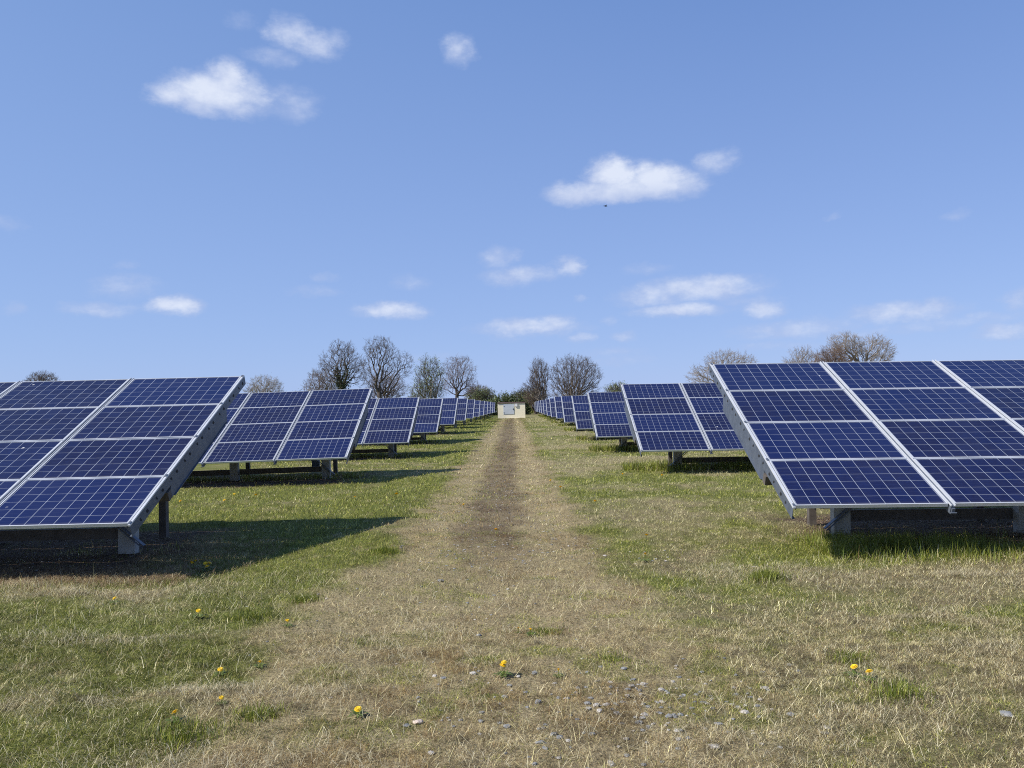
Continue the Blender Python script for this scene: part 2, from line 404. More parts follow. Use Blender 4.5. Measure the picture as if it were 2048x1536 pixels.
# ------------------------------------------------------------------ ground
def spaced(segs):
    out = [segs[0][0]]
    for a, b, h in segs:
        n = max(1, int(round((b - a) / h))); out += list(np.linspace(a, b, n + 1)[1:])
    return np.array(out)
xs = spaced([(-6000,-1000,1000),(-1000,-200,100),(-200,-40,12),(-40,-12,1.5),(-12,-6.5,.25),(-6.5,6.5,.05),(6.5,12,.25),(12,40,1.5),(40,200,12),(200,1000,100),(1000,6000,1000)])
ys = spaced([(-3000,-300,500),(-300,-20,35),(-20,0,2),(0,3,.2),(3,10,.05),(10,20,.1),(20,40,.25),(40,80,.6),(80,180,1.6),(180,600,30),(600,6000,600)])
GX, GYY = np.meshgrid(xs, ys)
gx = GX.ravel(); gy = GYY.ravel(); gzv = gz(gx, gy)
G, TR, MD, SO = fields(gx, gy)
TR = TR * sst(112, 104, gy); MD = MD * sst(112, 104, gy)
nx, ny = len(xs), len(ys)
ii = (np.arange(ny - 1)[:, None] * nx + np.arange(nx - 1)[None, :]).ravel()
loops = np.stack([ii, ii + 1, ii + nx + 1, ii + nx], 1).ravel()
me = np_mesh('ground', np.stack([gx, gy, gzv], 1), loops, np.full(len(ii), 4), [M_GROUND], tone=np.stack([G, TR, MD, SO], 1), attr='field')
me.polygons.foreach_set('use_smooth', np.ones(len(ii), bool))
g = link('ground', me); tag(g, 'mown field with a worn vehicle track between the solar rows', None, None, 'structure')

# ------------------------------------------------------------------ grass
def px_of(x, y, z):
    dz = z - CAMZ
    dep = x*FV[0] + y*FV[1] + dz*FV[2]
    return 1024 + FPX*(x*RV[0] + y*RV[1] + dz*RV[2])/dep, 768 - FPX*(x*UV[0] + y*UV[1] + dz*UV[2])/dep
def scatter(n, y0, y1, hw=None):
    """random points in view (with a margin for a step aside)"""
    y = np.sqrt(rng.uniform(y0*y0, y1*y1, n)); k = .62 * 1.22
    x = rng.uniform(-1, 1, n) * (k * y + .4)
    if hw: x = rng.uniform(-hw, hw, n) - .6
    return x, y
def blades(x, y, L, lean, wd, colr, lift=0.0, az=None, thin=.55):
    n = len(x); z = gz(x, y) - .004 + lift
    a = rng.uniform(0, 2*np.pi, n) if az is None else az
    dx, dy = np.cos(a), np.sin(a)
    fa = rng.uniform(0, 2*np.pi, n) * .0 + a + np.pi/2 + rng.normal(0, .6, n)   # blade width direction
    wx, wy = np.cos(fa)*wd/2, np.sin(fa)*wd/2
    l1 = lean*.55; l2 = lean*1.25
    mx = x + dx*np.sin(l1)*L*.5; my = y + dy*np.sin(l1)*L*.5; mz = z + np.cos(l1)*L*.5
    tx = mx + dx*np.sin(l2)*L*.5; ty = my + dy*np.sin(l2)*L*.5; tz = np.maximum(mz + np.cos(np.minimum(l2, 1.75))*L*.5, z + .002)
    V = np.stack([np.stack([x-wx, y-wy, z], 1), np.stack([x+wx, y+wy, z], 1),
                  np.stack([mx+wx*.8, my+wy*.8, mz], 1), np.stack([mx-wx*.8, my-wy*.8, mz], 1), np.stack([tx, ty, tz], 1)], 1).reshape(-1, 3)
    b = np.arange(n)*5
    Lp = np.stack([b, b+1, b+2, b+3, b+3, b+2, b+4], 1).ravel()
    sz = np.tile([4, 3], n)
    C = np.repeat(np.concatenate([colr, np.ones((n, 1))], 1)[:, None, :], 5, 1).reshape(-1, 4)
    return V, Lp, sz, C
def merge(parts):
    V = []; Lp = []; S = []; C = []; o = 0
    for v, l, s, c in parts: V.append(v); Lp.append(l + o); S.append(s); C.append(c); o += len(v)
    return np.concatenate(V), np.concatenate(Lp), np.concatenate(S), np.concatenate(C)

GREEN = np.array([[.20,.235,.032],[.30,.32,.05],[.42,.42,.09],[.11,.15,.028],[.52,.50,.15],[.06,.08,.02]])
DRY = np.array([[.76,.67,.38],[.62,.53,.28],[.88,.81,.54],[.42,.33,.17],[.72,.65,.32],[.36,.24,.12],[.17,.13,.07]])
def pick(pal, n, var=.28):
    return pal[rng.integers(0, len(pal), n)] * np.exp(rng.normal(0, var, n))[:, None]
gp = []; dp = []
#            count   y0    y1   hw   len   width
ZONES = [(700000, 2.6, 6.5, None, .025, .0019), (450000, 6.5, 12., None, .031, .0029), (260000, 12., 21., None, .045, .0055),
         (110000, 21., 42., 9.0, .055, .011), (60000, 42., 112., 6.0, .06, .026)]
for n, y0, y1, hw, ln, wd in ZONES:
    x, y = scatter(n, y0, y1, hw)
    Gf, Tr, Md, So = fields(x, y)
    bare = fbm(x, y, .22, 3, 77)
    keep = rng.random(n) < (1 - .93*So) * (1 - .42*Tr*sst(.42, .62, bare)) * (1 - .35*Md)
    # clumpy: density follows a fine noise
    keep &= rng.random(n) < .35 + 1.0*sst(.3, .65, fbm(x, y, .10, 2, 88))
    x, y, Gf, Tr, Md, So = (q[keep] for q in (x, y, Gf, Tr, Md, So)); n = len(x)
    fine_ = fbm(x, y, .14, 3, 99) - .5
    isg = rng.random(n) < np.clip(.10 + .78*sst(.12, .95, Gf + fine_*2.0), 0, 1)
    k = isg; m_ = k.sum()
    tall = np.exp(rng.normal(0, .3, m_)) * (1 + .7*sst(.6, 1, Gf[k])) * (1 - .35*Tr[k])
    c = pick(GREEN, m_) * (1 + .35*(fbm(x[k], y[k], .7, 2, 111) - .5))[:, None]
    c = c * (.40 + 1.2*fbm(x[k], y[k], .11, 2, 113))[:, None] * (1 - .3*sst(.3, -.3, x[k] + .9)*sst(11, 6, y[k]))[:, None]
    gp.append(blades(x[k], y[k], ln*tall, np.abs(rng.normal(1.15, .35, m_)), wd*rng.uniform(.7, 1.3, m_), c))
    k = ~isg; m_ = k.sum()
    c = pick(DRY, m_, .36)
    cx_ = -.43 - .0085*(y[k] - 10); rut = np.exp(-((np.abs(x[k] - cx_) - .80)/.22)**2)*sst(7, 13, y[k])
    c = c*(1 + .25*rut)[:, None]
    edge = np.exp(-((np.abs(x[k] - cx_) - 1.35)/.28)**2)*sst(7, 11, y[k])*sst(.3, .6, fbm(x[k], y[k], .5, 3, 151)); c = c*(1 - edge[:, None]*np.array([.35, .42, .5]))
    br = np.clip(Tr[k]*.22*(1 - rut) + Md[k]*1.0, 0, 1)[:, None]
    c = c*(1 - br) + c*np.array([.46, .36, .28])*br
    bp = (Tr[k]*sst(.50, .66, fbm(x[k], y[k], .8, 4, 141))*.8)[:, None]; c = c*(1 - bp) + c*np.array([.58, .45, .32])*bp
    right = sst(-.2, .6, x[k] - .6)[:, None]
    c = c * (1 - right*.5*sst(9, 14, y[k])[:, None]) + np.array([.74, .72, .38])*right*.5*sst(9, 14, y[k])[:, None]
    c = c * (1 - .62*sst(.58, .3, fbm(x[k], y[k], .09, 3, 123)))[:, None]
    dp.append(blades(x[k], y[k], ln*1.25*np.exp(rng.normal(0, .4, m_)), np.clip(rng.normal(1.38, .22, m_), .2, 1.6),
                     wd*rng.uniform(.55, 1.05, m_), c, lift=rng.uniform(0, .018, m_)))
hx = []; hy = []
for (a, b, rx, ry, hh) in HAY:
    n = int(9000*rx*ry/.2*.5); hx.append(a + rng.normal(0, rx*.7, n)); hy.append(b + rng.normal(0, ry*1.3, n))
x = np.concatenate(hx); y = np.concatenate(hy); kk = y > 2.6; x = x[kk]; y = y[kk]; y = y - (vnoise(x*1.3, y*1.3, 301) - .5)*.5
kk = rng.random(len(x)) < sst(.35, .6, fbm(x, y, .3, 3, 303)); x = x[kk]; y = y[kk]
m_ = len(x); c = pick(np.array([[.64, .57, .36], [.54, .47, .29], [.74, .68, .48], [.42, .34, .2]]), m_, .2)
dp.append(blades(x, y, rng.uniform(.03, .09, m_), np.clip(rng.normal(1.38, .25, m_), .3, 1.6), np.full(m_, .0021), c, lift=rng.uniform(0, .03, m_)))
# long loose straws lying on the thatch
x, y = scatter(9000, 2.8, 9); m_ = len(x)
dp.append(blades(x, y, rng.uniform(.08, .20, m_), np.clip(rng.normal(1.42, .1, m_), 1, 1.6), np.full(m_, .0018), pick(DRY[[0, 2, 4]], m_), lift=rng.uniform(.005, .03, m_)))
# taller grass along the front edges and posts of the tables
def tall_patch(cx, cy, rx, ry, n, ln, green=.85, wd=.005):
    x = cx + rng.uniform(-1, 1, n)*rx; y = cy + rng.normal(0, 1, n)*ry
    kk = rng.random(n) < sst(.25, .6, fbm(x, y, .4, 2, 61)); x, y = x[kk], y[kk]
    gg = rng.random(len(x)) < green; m1 = gg.sum(); m2 = len(x) - m1
    gp.append(blades(x[gg], y[gg], ln*np.exp(rng.normal(0, .3, m1)), np.abs(rng.normal(.5, .3, m1)), np.full(m1, wd), pick(GREEN[[0, 1, 3]], m1)))
    dp.append(blades(x[~gg], y[~gg], ln*.9*np.exp(rng.normal(0, .3, m2)), np.abs(rng.normal(.7, .4, m2)), np.full(m2, wd*.7), pick(DRY, m2)))
tall_patch(4.6, 9.5, 1.2, .35, 16000, .12)
tall_patch(3.6, 10.2, .5, .35, 3500, .09)
for (cx, cy, rx, ry, n) in ((-5.6, 8.95, 2.0, .28, 16000), (-3.9, 10.2, .8, .8, 5000), (7.5, 9.4, 2.2, .4, 14000), (6.0, 10.4, 2.5, .5, 6000)):
    x = cx + rng.uniform(-1, 1, n)*rx; y = cy + rng.normal(0, ry, n)
    dp.append(blades(x, y, rng.uniform(.03, .11, n), np.clip(rng.normal(1.35, .25, n), .3, 1.6), np.full(n, .003), pick(np.array([[.32,.22,.13],[.24,.16,.09],[.42,.33,.2]]), n), lift=rng.uniform(0, .03, n)))
tall_patch(6.8, 9.5, 1.6, .35, 4000, .10, .4)
tall_patch(-5.3, 8.3, 1.0, .12, 500, .13, .15)
tall_patch(-5.2, 10.7, .8, .2, 500, .08, .4)
tall_patch(4.9, 21.7, 2.2, .45, 8000, .20, .85, .010)
tall_patch(3.7, 32.2, 1.0, .45, 3000, .22, .9, .015)
tall_patch(-6.5, 21.3, 2.4, .35, 5000, .13, .6, .010)
tall_patch(-5.4, 32.1, 1.2, .35, 1500, .15, .6, .015)
for k in range(3, 12):
    tall_patch(-5.0, L_Y[k] + 1.8, 1.0, .35, 500, .16, .6, .03)
    tall_patch(3.9, R_Y[k] + 1.8, 1.0, .35, 700, .2, .9, .03)
# small lush clumps seen in the lawn
for (px, py, n, ln) in ((770,1100,900,.08),(1530,1160,900,.10),(610,1200,600,.06),(360,1480,700,.07),(500,1240,500,.07),(520,1440,500,.05),
                        (1800,1400,380,.08),(1090,1262,500,.03),(960,1325,400,.03),(720,1288,300,.03),(1230,1320,350,.03),(1700,1320,500,.05)):
    d = ray(px, py); tt = -1.74/d[2]; cx, cy = d[0]*tt, d[1]*tt
    r = .16 if ln > .06 else .12
    x = cx + rng.normal(0, r*.6, n); y = cy + rng.normal(0, r*.5, n)
    gp.append(blades(x, y, ln*np.exp(rng.normal(0, .25, n)), np.abs(rng.normal(.6, .35, n)), np.full(n, .004), pick(GREEN[[0, 1, 3]], n)))
V, Lp, S, C = merge(gp)
o = link('grass', np_mesh('grass', V, Lp, S, [M_BLADE], tone=C)); tag(o, 'short green lawn grass growing over the field', 'grass', None, 'stuff')
V, Lp, S, C = merge(dp)
o = link('dry_grass', np_mesh('dry_grass', V, Lp, S, [M_BLADE], tone=C)); tag(o, 'dry straw coloured mown grass lying over the field and track', 'dry grass', None, 'stuff')

# ------------------------------------------------------------------ stones
def rock_pts(r, seed):
    q = np.random.default_rng(seed)
    n = 6; V = [(0, 0, -.5)]; F = []
    for j, (rr, z) in enumerate(((.75, -.35), (1, .0), (.8, .38))):
        for i in range(n):
            a = 2*math.pi*(i + .5*(j % 2))/n; k = rr*q.uniform(.75, 1.2)
            V.append((math.cos(a)*k, math.sin(a)*k*.8, z + q.uniform(-.1, .1)))
    V.append((q.uniform(-.2, .2), q.uniform(-.2, .2), .6))
    for i in range(n):
        F.append((0, 1+(i+1) % n, 1+i)); F.append((1+2*n+i, 1+2*n+(i+1) % n, 1+3*n))
        for j in range(2): F.append((1+j*n+i, 1+j*n+(i+1) % n, 1+(j+1)*n+(i+1) % n, 1+(j+1)*n+i))
    return np.array(V)*np.array([r, r, r*.7]), F
def gravel(name, spots, label):
    mb = MB(); proto = [rock_pts(1, s) for s in range(12)]
    for (x, y, r, mi) in spots:
        V, F = proto[rng.integers(12)]; a = rng.uniform(0, 6.28); ca, sa = math.cos(a), math.sin(a)
        z = float(gz(x, y)) + r*.16; b = len(mb.v)
        sc = rng.uniform(.75, 1.25, 3)*r
        for p in V: 
            px_, py_ = p[0]*sc[0], p[1]*sc[1]
            mb.v.append((x + ca*px_ - sa*py_, y + sa*px_ + ca*py_, z + p[2]*sc[2]))
        for f in F: mb.f.append(tuple(b+i for i in f)); mb.m.append(mi)
    o = link(name, mb.mesh(name, [M_GREYSTONE, M_STONE, M_PINKSTONE, M_BRSTONE])); tag(o, label, 'gravel', None, 'stuff')
def ground_at(px, py, z=None):
    d = ray(px, py); t = -1.74/d[2]
    for _ in range(4): t = (float(gz(d[0]*t, d[1]*t)) - CAMZ)/d[2]
    return d[0]*t, d[1]*t
sp = []
for (px, py, r, n) in ((1200,1420,.30,34),(1290,1400,.40,34),(1370,1395,.35,26),(1200,1340,.4,16),(1330,1440,.35,24),(990,1090,.8,70),(1110,1520,.3,12),(1400,1470,.3,14),
                       (870,1450,.25,12),(940,1360,.3,14),(1050,1100,.6,30),(900,1180,1.2,24),(1260,1120,.6,14),(1440,1360,.3,12),(1230,1480,.3,14)):
    cx, cy = ground_at(px, py)
    for _ in range(n):
        sp.append((cx + rng.normal(0, r), cy + rng.normal(0, r*.7), abs(rng.normal(.011, .005)) + .005, int(rng.random() > .68)))
for _ in range(900):       # thin spread of grit over the track
    y = float(np.sqrt(rng.uniform(9, 400))); x = -.35 + rng.normal(0, .85)
    sp.append((x, y, rng.uniform(.004, .011) * (1 + y*.03), int(rng.random() > .6)))
gravel('gravel', sp, 'scattered grey and pale gravel pressed into the grassy track')
sp = []
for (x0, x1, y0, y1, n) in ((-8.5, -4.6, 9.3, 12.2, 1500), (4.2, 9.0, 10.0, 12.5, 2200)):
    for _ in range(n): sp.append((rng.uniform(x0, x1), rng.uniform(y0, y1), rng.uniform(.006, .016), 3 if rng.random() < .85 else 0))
gravel('loose_stone_bed', sp, 'brownish loose stones on the bare soil in the shade beneath the nearest solar arrays')

def stone(px, py, r, m, label, seed):
    x, y = ground_at(px, py); V, F = rock_pts(r, seed)
    me = bpy.data.meshes.new('stone'); me.from_pydata([tuple(v) for v in V], [], F); me.materials.append(m)
    o = link('stone', me); o.location = (x, y, float(gz(x, y)) + r*.25); o.rotation_euler = (0.1, .1, seed)
    tag(o, label, 'stone', 'larger stones lying on the track')
stone(836, 1447, .032, M_PINKSTONE, 'pinkish cream stone, the squarest one, left of the track centre near the front', 3)
stone(1192, 1412, .022, M_STONE, 'pale rounded stone at the back of the white pebble cluster right of centre', 4)
stone(1199, 1423, .022, M_STONE, 'pale stone in the middle of the white pebble cluster right of centre', 5)
stone(1178, 1418, .018, M_STONE, 'small pale stone at the left end of the white pebble cluster', 6)
stone(1290, 1432, .026, M_STONE, 'flat whitish stone between the pebble cluster and the right hand grass', 7)
stone(1323, 1381, .026, M_STONE, 'bright whitish stone behind the others at the right of the track', 8)
stone(1263, 1374, .024, M_STONE, 'cream stone lying behind the white pebble cluster', 9)
stone(1338, 1435, .028, M_GREYSTONE, 'grey flat stone at the right edge of the gravelly strip', 10)
stone(1037, 1354, .016, M_STONE, 'small white stone just right of the double dandelion', 11)
stone(2013, 1432, .038, M_GREYSTONE, 'blue grey stone set in grass near the right edge of the photo', 12)
stone(881, 1163, .035, M_GREYSTONE, 'light grey stone alone on the left half of the track', 13)

# ------------------------------------------------------------------ solar arrays
TILT = math.radians(25.02); PITCH = 1.683; MW = 1.612; MH = .987
def tiltT(sg): return Matrix.Rotation(TILT, 4, 'X')
TT = tiltT(1)
# module meshes: local x along row from 0..MW, y up the slope 0..MH, top face z=0
def glass_mesh():
    fr = .014; z = -.006
    v = [(fr, fr, z), (MW-fr, fr, z), (MW-fr, MH-fr, z), (fr, MH-fr, z)]
    me = bpy.data.meshes.new('solar_panel'); me.from_pydata(v, [], [(0, 1, 2, 3)])
    uv = me.uv_layers.new(name='UVMap'); mgu, mgv = .06, .05
    for i, c in enumerate(((-mgu, -mgv), (10+mgu, -mgv), (10+mgu, 6+mgv), (-mgu, 6+mgv))): uv.data[i].uv = c
    me.materials.append(M_CELL); me.materials.append(M_ALU); me.materials.append(M_BACK); return me
def frame_mb():
    mb = MB(); t = .014; d = .040
    mb.box((0, 0, -d), (MW, t, 0)); mb.box((0, MH-t, -d), (MW, MH, 0))
    mb.box((0, t, -d), (t, MH-t, 0)); mb.box((MW-t, t, -d), (MW, MH-t, 0))
    mb.box((t, t, -.022), (MW-t, MH-t, -.018), 1)
    return mb
ME_GLASS = glass_mesh(); ME_FRAME = frame_mb().mesh('panel_frame', [M_ALU, M_BACK])
def whole_module():
    mb = frame_mb(); b = len(mb.v); fr = .014; z = -.006
    mb.m = [1 if m == 0 else 2 for m in mb.m]
    mb.v += [(fr, fr, z), (MW-fr, fr, z), (MW-fr, MH-fr, z), (fr, MH-fr, z)]; mb.f.append((b, b+1, b+2, b+3)); mb.m.append(0)
    me = mb.mesh('solar_panel', [M_CELL, M_ALU, M_BACK]); uv = me.uv_layers.new(name='UVMap'); mgu, mgv = .06, .05
    p = me.polygons[-1]
    for i, c in zip(p.loop_indices, ((-mgu, -mgv), (10+mgu, -mgv), (10+mgu, 6+mgv), (-mgu, 6+mgv))): uv.data[i].uv = c
    return me
ME_WHOLE = whole_module()
SL = 4.0
def rail_mesh(end, sg):
    """slope rail in a module gap; the end one carries the slotted web"""
    mb = MB(); T = TT
    if not end:
        mb.box((-.024, -.035, -.10), (.024, SL+.03, -.012), 0, T)
        mb.box((-.024, -.035, -.0115), (-.018, SL+.03, .006), 1, T); mb.box((.018, -.035, -.0115), (.024, SL+.03, .006), 1, T)
        mb.box((-.016, -.055, -.075), (.016, -.0352, -.03), 0, T)
        mb.box((-.034, -.07, -.085), (.034, -.0552, -.070), 0, T)
    else:                       # local x: 0 = panel edge, outside is -sg
        o = -sg
        def bx(a, b, lo, hi, mi):
            xa, xb = sorted((o*a, o*b)); mb.box((xa, lo[0], lo[1]), (xb, hi[0], hi[1]), mi, T)
        bx(.010, .036, (-.035, -.016), (SL+.03, .002), 1)              # top flange
        bx(.004, .0098, (-.035, -.03), (SL+.03, -.008), 2)
        bx(.030, .036, (-.035, -.145), (SL+.03, -.0162), 0)            # web
        bx(.004, .0298, (-.035, -.145), (SL+.03, -.139), 0)            # bottom lip
        k = 0; s = .18
        while s < SL - .1:                                              # slots
            ln = .045 if k % 2 else .030
            bx(.0362, .0385, (s, -.088), (s+ln, -.064), 2)
            bx(.0362, .0385, (s+.02, -.104), (s+ln+.012, -.086), 2)
            s += .27 if k % 2 else .17; k += 1
        for yy in (0.0, 1.0, 2.0, 3.0, 4.0):
            bx(.004, .030, (yy-.02-(.02 if yy > 3.5 else 0), .0022), (yy+.03-(.02 if yy > 3.5 else 0), .009), 0)
    return mb.mesh('slope_rail', [M_GALV, M_ALU, M_HOLE])
def beam_mesh():
    """deep sloped support beam with a cut back lower end"""
    mb = MB(); T = TT; b = len(mb.v)
    y0, y1, z0, z1 = .95, 3.12, -.295, -.147
    prof = [(y0+.10, z1), (y1, z1), (y1-.06, z0), (y0, z0)]
    for x in (-.03, .03):
        for (y, z) in prof: mb.v.append(tuple(T @ Vector((x, y, z))))
    mb.f += [(0, 1, 2, 3), (7, 6, 5, 4), (0, 4, 5, 1), (1, 5, 6, 2), (2, 6, 7, 3), (3, 7, 4, 0)]; mb.m += [0]*6
    mb.box((-.045, y0+.12, z0-.008), (.045, y1-.08, z0-.0002), 0, T)
    return mb.mesh('support_beam', [M_GALV])
def bm_post(wx, wy, h, m, name, depth=.45):
    """C section post"""
    mb = MB(); t = .014
    mb.box((-wx/2, -wy/2, -depth), (wx/2, -wy/2+t, h)); mb.box((-wx/2, -wy/2+t+.0002, -depth), (-wx/2+t, wy/2, h-.002)); mb.box((wx/2-t, -wy/2+t+.0002, -depth), (wx/2, wy/2, h-.002))
    mb.box((-wx/2+t+.0002, wy/2-t, -depth), (-wx/2+t+.04, wy/2, h-.004)); mb.box((wx/2-t-.04, wy/2-t, -depth), (wx/2-t-.0002, wy/2, h-.004))
    return mb.mesh(name, [m])
CLR = .62                                       # clearance of the lower panel edge in local coordinates
def slope_z(y): return CLR + y*math.tan(TILT)   # height of panel top plane above origin at horizontal offset y
FY, RY = 1.90, 2.95
ME = dict(front=bm_post(.21, .13, slope_z(FY)-.40, M_POST, 'front_post'), rear=bm_post(.10, .10, slope_z(RY)-.40, M_DSTEEL, 'rear_post'),
          beam=beam_mesh(), rail=rail_mesh(False, 1), endL=rail_mesh(True, -1), endR=rail_mesh(True, 1))
def brace_mesh(sg):
    mb = MB()
    mb.bar((sg*-.24, FY-.085, .10), (sg*.34, FY-.10, .60), .012, .07, 0, (0, 1, 0))
    mb.bar((sg*-.22, FY-.105, .075), (sg*.36, FY-.12, .575), .014, .010, 0, (0, 1, 0))
    return mb.mesh('brace', [M_GALV, M_HOLE])
def strut_mesh():
    mb = MB(); mb.bar((0, FY+.08, .18), (0, RY+.35, slope_z(RY+.35)-.36), .05, .05); return mb.mesh('rear_strut', [M_DSTEEL])
ME['braceL'] = brace_mesh(-1); ME['braceR'] = brace_mesh(1); ME['strut'] = strut_mesh()
def cap_mesh(wid, sg):
    mb = MB(); mb.box((0, 0, 0), (1, 1, 1)); return mb.mesh('x', [M_DSTEEL])
def make_array(x, y, zc, slope, sg, k, label, group):
    ncol = 6 if k < 2 else (5 if k < 4 else 4)
    root = empty('solar_array', (x, y, CAMZ + zc - CLR), (0, -math.radians(slope), 0))
    tag(root, label, 'solar array', group)
    off = math.sin(math.radians(slope))
    for c in range(ncol):
        for r in range(4):
            ax = sg*(c*PITCH) + (0 if sg > 0 else -MW)
            if sg > 0: ax += 0.0
            if k < 3:
                p = link('solar_panel', ME_GLASS, root); f = link('panel_frame', ME_FRAME, p)
            else: p = link('solar_panel', ME_WHOLE, root)
            v = TT @ Vector((0, r*1.0 + .006, 0))
            p.location = (ax, v.y, v.z + CLR); p.rotation_euler = (TILT + rng.normal(0, .0012), rng.normal(0, .0012), 0)
    e = link('end_rail', ME['endR' if sg > 0 else 'endL'], root); e.location = (0, 0, CLR)
    for c in range(1, ncol + 1):
        if k > 6 and c > 2: break
        q = link('slope_rail', ME['rail'], root); q.location = (sg*(c*PITCH - (PITCH-MW)/2), 0, CLR)
    wid = ncol*PITCH
    q = link('support_beam', ME['beam'], root); q.location = (sg*-.002, 0, CLR)
    # posts, every pair under its own beam
    c = 0; px = .90 if sg < 0 else 1.20
    while px < wid - .3 and (k < 6 or c < 2):
        b = link('support_beam', ME['beam'], root); b.location = (sg*px, 0, CLR)
        q = link('front_post', ME['front'], root); q.location = (sg*px, FY, 0)
        q = link('rear_post', ME['rear'], root); q.location = (sg*px, RY, 0)
        if k < 5:
            q = link('rear_strut', ME['strut'], root); q.location = (sg*(px+.07), 0, 0)
            if c == 0: q = link('brace', ME['braceR' if sg > 0 else 'braceL'], root); q.location = (sg*px, 0, 0)
        px += 2.35; c += 1
    # purlins along the row and the low horizontal rail
    for s in (1.02, 3.02):
        mb = MB(); a, b = sorted((sg*(-.05 if s < 2 else .06), sg*(wid-.2)))
        mb.box((a, s-.13, -.275), (b, s-.04, -.165), 0, TT)
        q = link('purlin', mb.mesh('purlin', [M_DSTEEL]), root); q.location = (0, 0, CLR)
    if k < 6:
        mb = MB(); a, b = sorted((sg*(.88 if sg < 0 else 1.18), sg*(wid-.3)))
        mb.box((a, FY+.07, .17), (b, FY+.12, .31), 0)
        link('low_rail', mb.mesh('low_rail', [M_DSTEEL]), root)
        if k < 2:
            mb = MB(); mb.box((-.10, 0, .42), (.10, .12, .80)); mb.box((-.108, -.008, .40), (.108, .128, .4198)); 
            q = link('junction_box', mb.mesh('junction_box', [M_GALV]), root); q.location = (sg*1.45, RY+.06, -.2)
    return root
ordn = ['nearest', 'second', 'third', 'fourth', 'fifth', 'sixth', 'seventh', 'eighth', 'ninth', 'tenth', 'eleventh', 'twelfth', 'thirteenth', 'fourteenth', 'fifteenth', 'sixteenth']
def lab(k, side, n):
    if k == 0: return 'largest tilted blue solar array in front, cut by the %s edge of the photo' % side
    if k == n-1: return 'farthest tiny solar array %s of the track, beyond the cream shed' % side
    return '%s tilted blue solar array from the camera on the %s side of the track' % (ordn[k], side)
for k in range(15): make_array(LX[k], L_Y[k], L_Z[k], L_S[k], -1, k, lab(k, 'left', 15), 'solar arrays on the left of the track')
for k in range(16): make_array(RX[k], R_Y[k], R_Z[k], R_S[k], 1, k, lab(k, 'right', 16), 'solar arrays on the right of the track')

# ------------------------------------------------------------------ shed
SX0, SX1, SY = -2.86, .80, 110.0
sz = float(gz(-1, SY)) - .02
shed = empty('shed', (SX0, SY, sz)); tag(shed, 'small cream equipment shed with a pale grey door at the end of the track', 'shed')
wd = SX1 - SX0; H = 2.02
mb = MB(); mb.box((0, 0, .0), (wd, 2.6, H)); link('wall', mb.mesh('wall', [M_WALL]), shed)
mb = MB(); mb.v = [(-.03,-.10,H+.002),(wd+.03,-.10,H+.002),(wd+.03,2.7,H+.10),(-.03,2.7,H+.10),(-.03,-.10,H+.14),(wd+.03,-.10,H+.07),(wd+.03,2.7,H+.17),(-.03,2.7,H+.21)]
mb.f = [(0,3,2,1),(4,5,6,7),(0,1,5,4),(1,2,6,5),(2,3,7,6),(3,0,4,7)]; mb.m = [0]*6; link('roof', mb.mesh('roof', [M_ROOF]), shed)
mb = MB(); mb.box((.78, -.045, .58), (2.16, -.002, 1.90)); mb.box((.74, -.025, .54), (.7795, -.002, 1.94)); mb.box((2.1605, -.025, .54), (2.20, -.002, 1.94)); mb.box((.78, -.025, 1.9005), (2.16, -.002, 1.94)); mb.box((.78, -.025, .54), (2.16, -.002, .5795))
dr = link('door', mb.mesh('door', [M_DOOR]), shed)
for z in (.72, 1.6):
    mb = MB(); mb.box((.80, -.065, z), (.90, -.0455, z+.10)); link('hinge', mb.mesh('hinge', [M_BLACK]), dr)
mb = MB(); mb.box((2.05, -.085, 1.12), (2.10, -.0455, 1.36)); mb.box((2.00, -.095, 1.2), (2.049, -.0455, 1.25)); link('handle', mb.mesh('handle', [M_BLACK]), dr)
mb = MB(); mb.box((2.28, -.14, 1.58), (2.62, -.002, 1.94)); mb.box((2.26, -.16, 1.9402), (2.64, -.002, 1.965)); mb.box((2.30, -.145, 1.62), (2.60, -.1402, 1.64)); link('meter_box', mb.mesh('meter_box', [M_WHITE]), shed)
mb = MB(); mb.box((-.12, -.35, -.25), (wd+.12, 2.8, .04)); link('base_slab', mb.mesh('base_slab', [M_CONC]), shed)
mb = MB(); mb.box((wd+.1205, -.1, -.25), (wd+1.9, .8, .03)); o = link('concrete_path', mb.mesh('concrete_path', [M_CONC])); o.location = (SX0, SY, sz); tag(o, 'short pale concrete path running right from the cream shed', 'path', None, 'structure')

# ------------------------------------------------------------------ trees
def tubes(A, B, ra, rb, n=3):
    d = B - A; L = np.linalg.norm(d, axis=1, keepdims=True) + 1e-9; d = d / L
    ref = np.where(np.abs(d[:, 2:3]) < .9, np.array([[0, 0, 1.]]), np.array([[1., 0, 0]]))
    u = np.cross(d, ref); u /= np.linalg.norm(u, axis=1, keepdims=True); v = np.cross(d, u)
    N = len(A); an = np.arange(n)*2*np.pi/n
    ring = (u[:, None, :]*np.cos(an)[None, :, None] + v[:, None, :]*np.sin(an)[None, :, None])
    P = np.concatenate([A[:, None, :] + ring*ra[:, None, None], B[:, None, :] + ring*rb[:, None, None]], 1)
    b = (np.arange(N)*2*n)[:, None]; i = np.arange(n)[None, :]; j = (i + 1) % n
    Lp = np.stack([b+i, b+j, b+n+j, b+n+i], 2).reshape(-1)
    return P.reshape(-1, 3), Lp, np.full(N*n, 4)
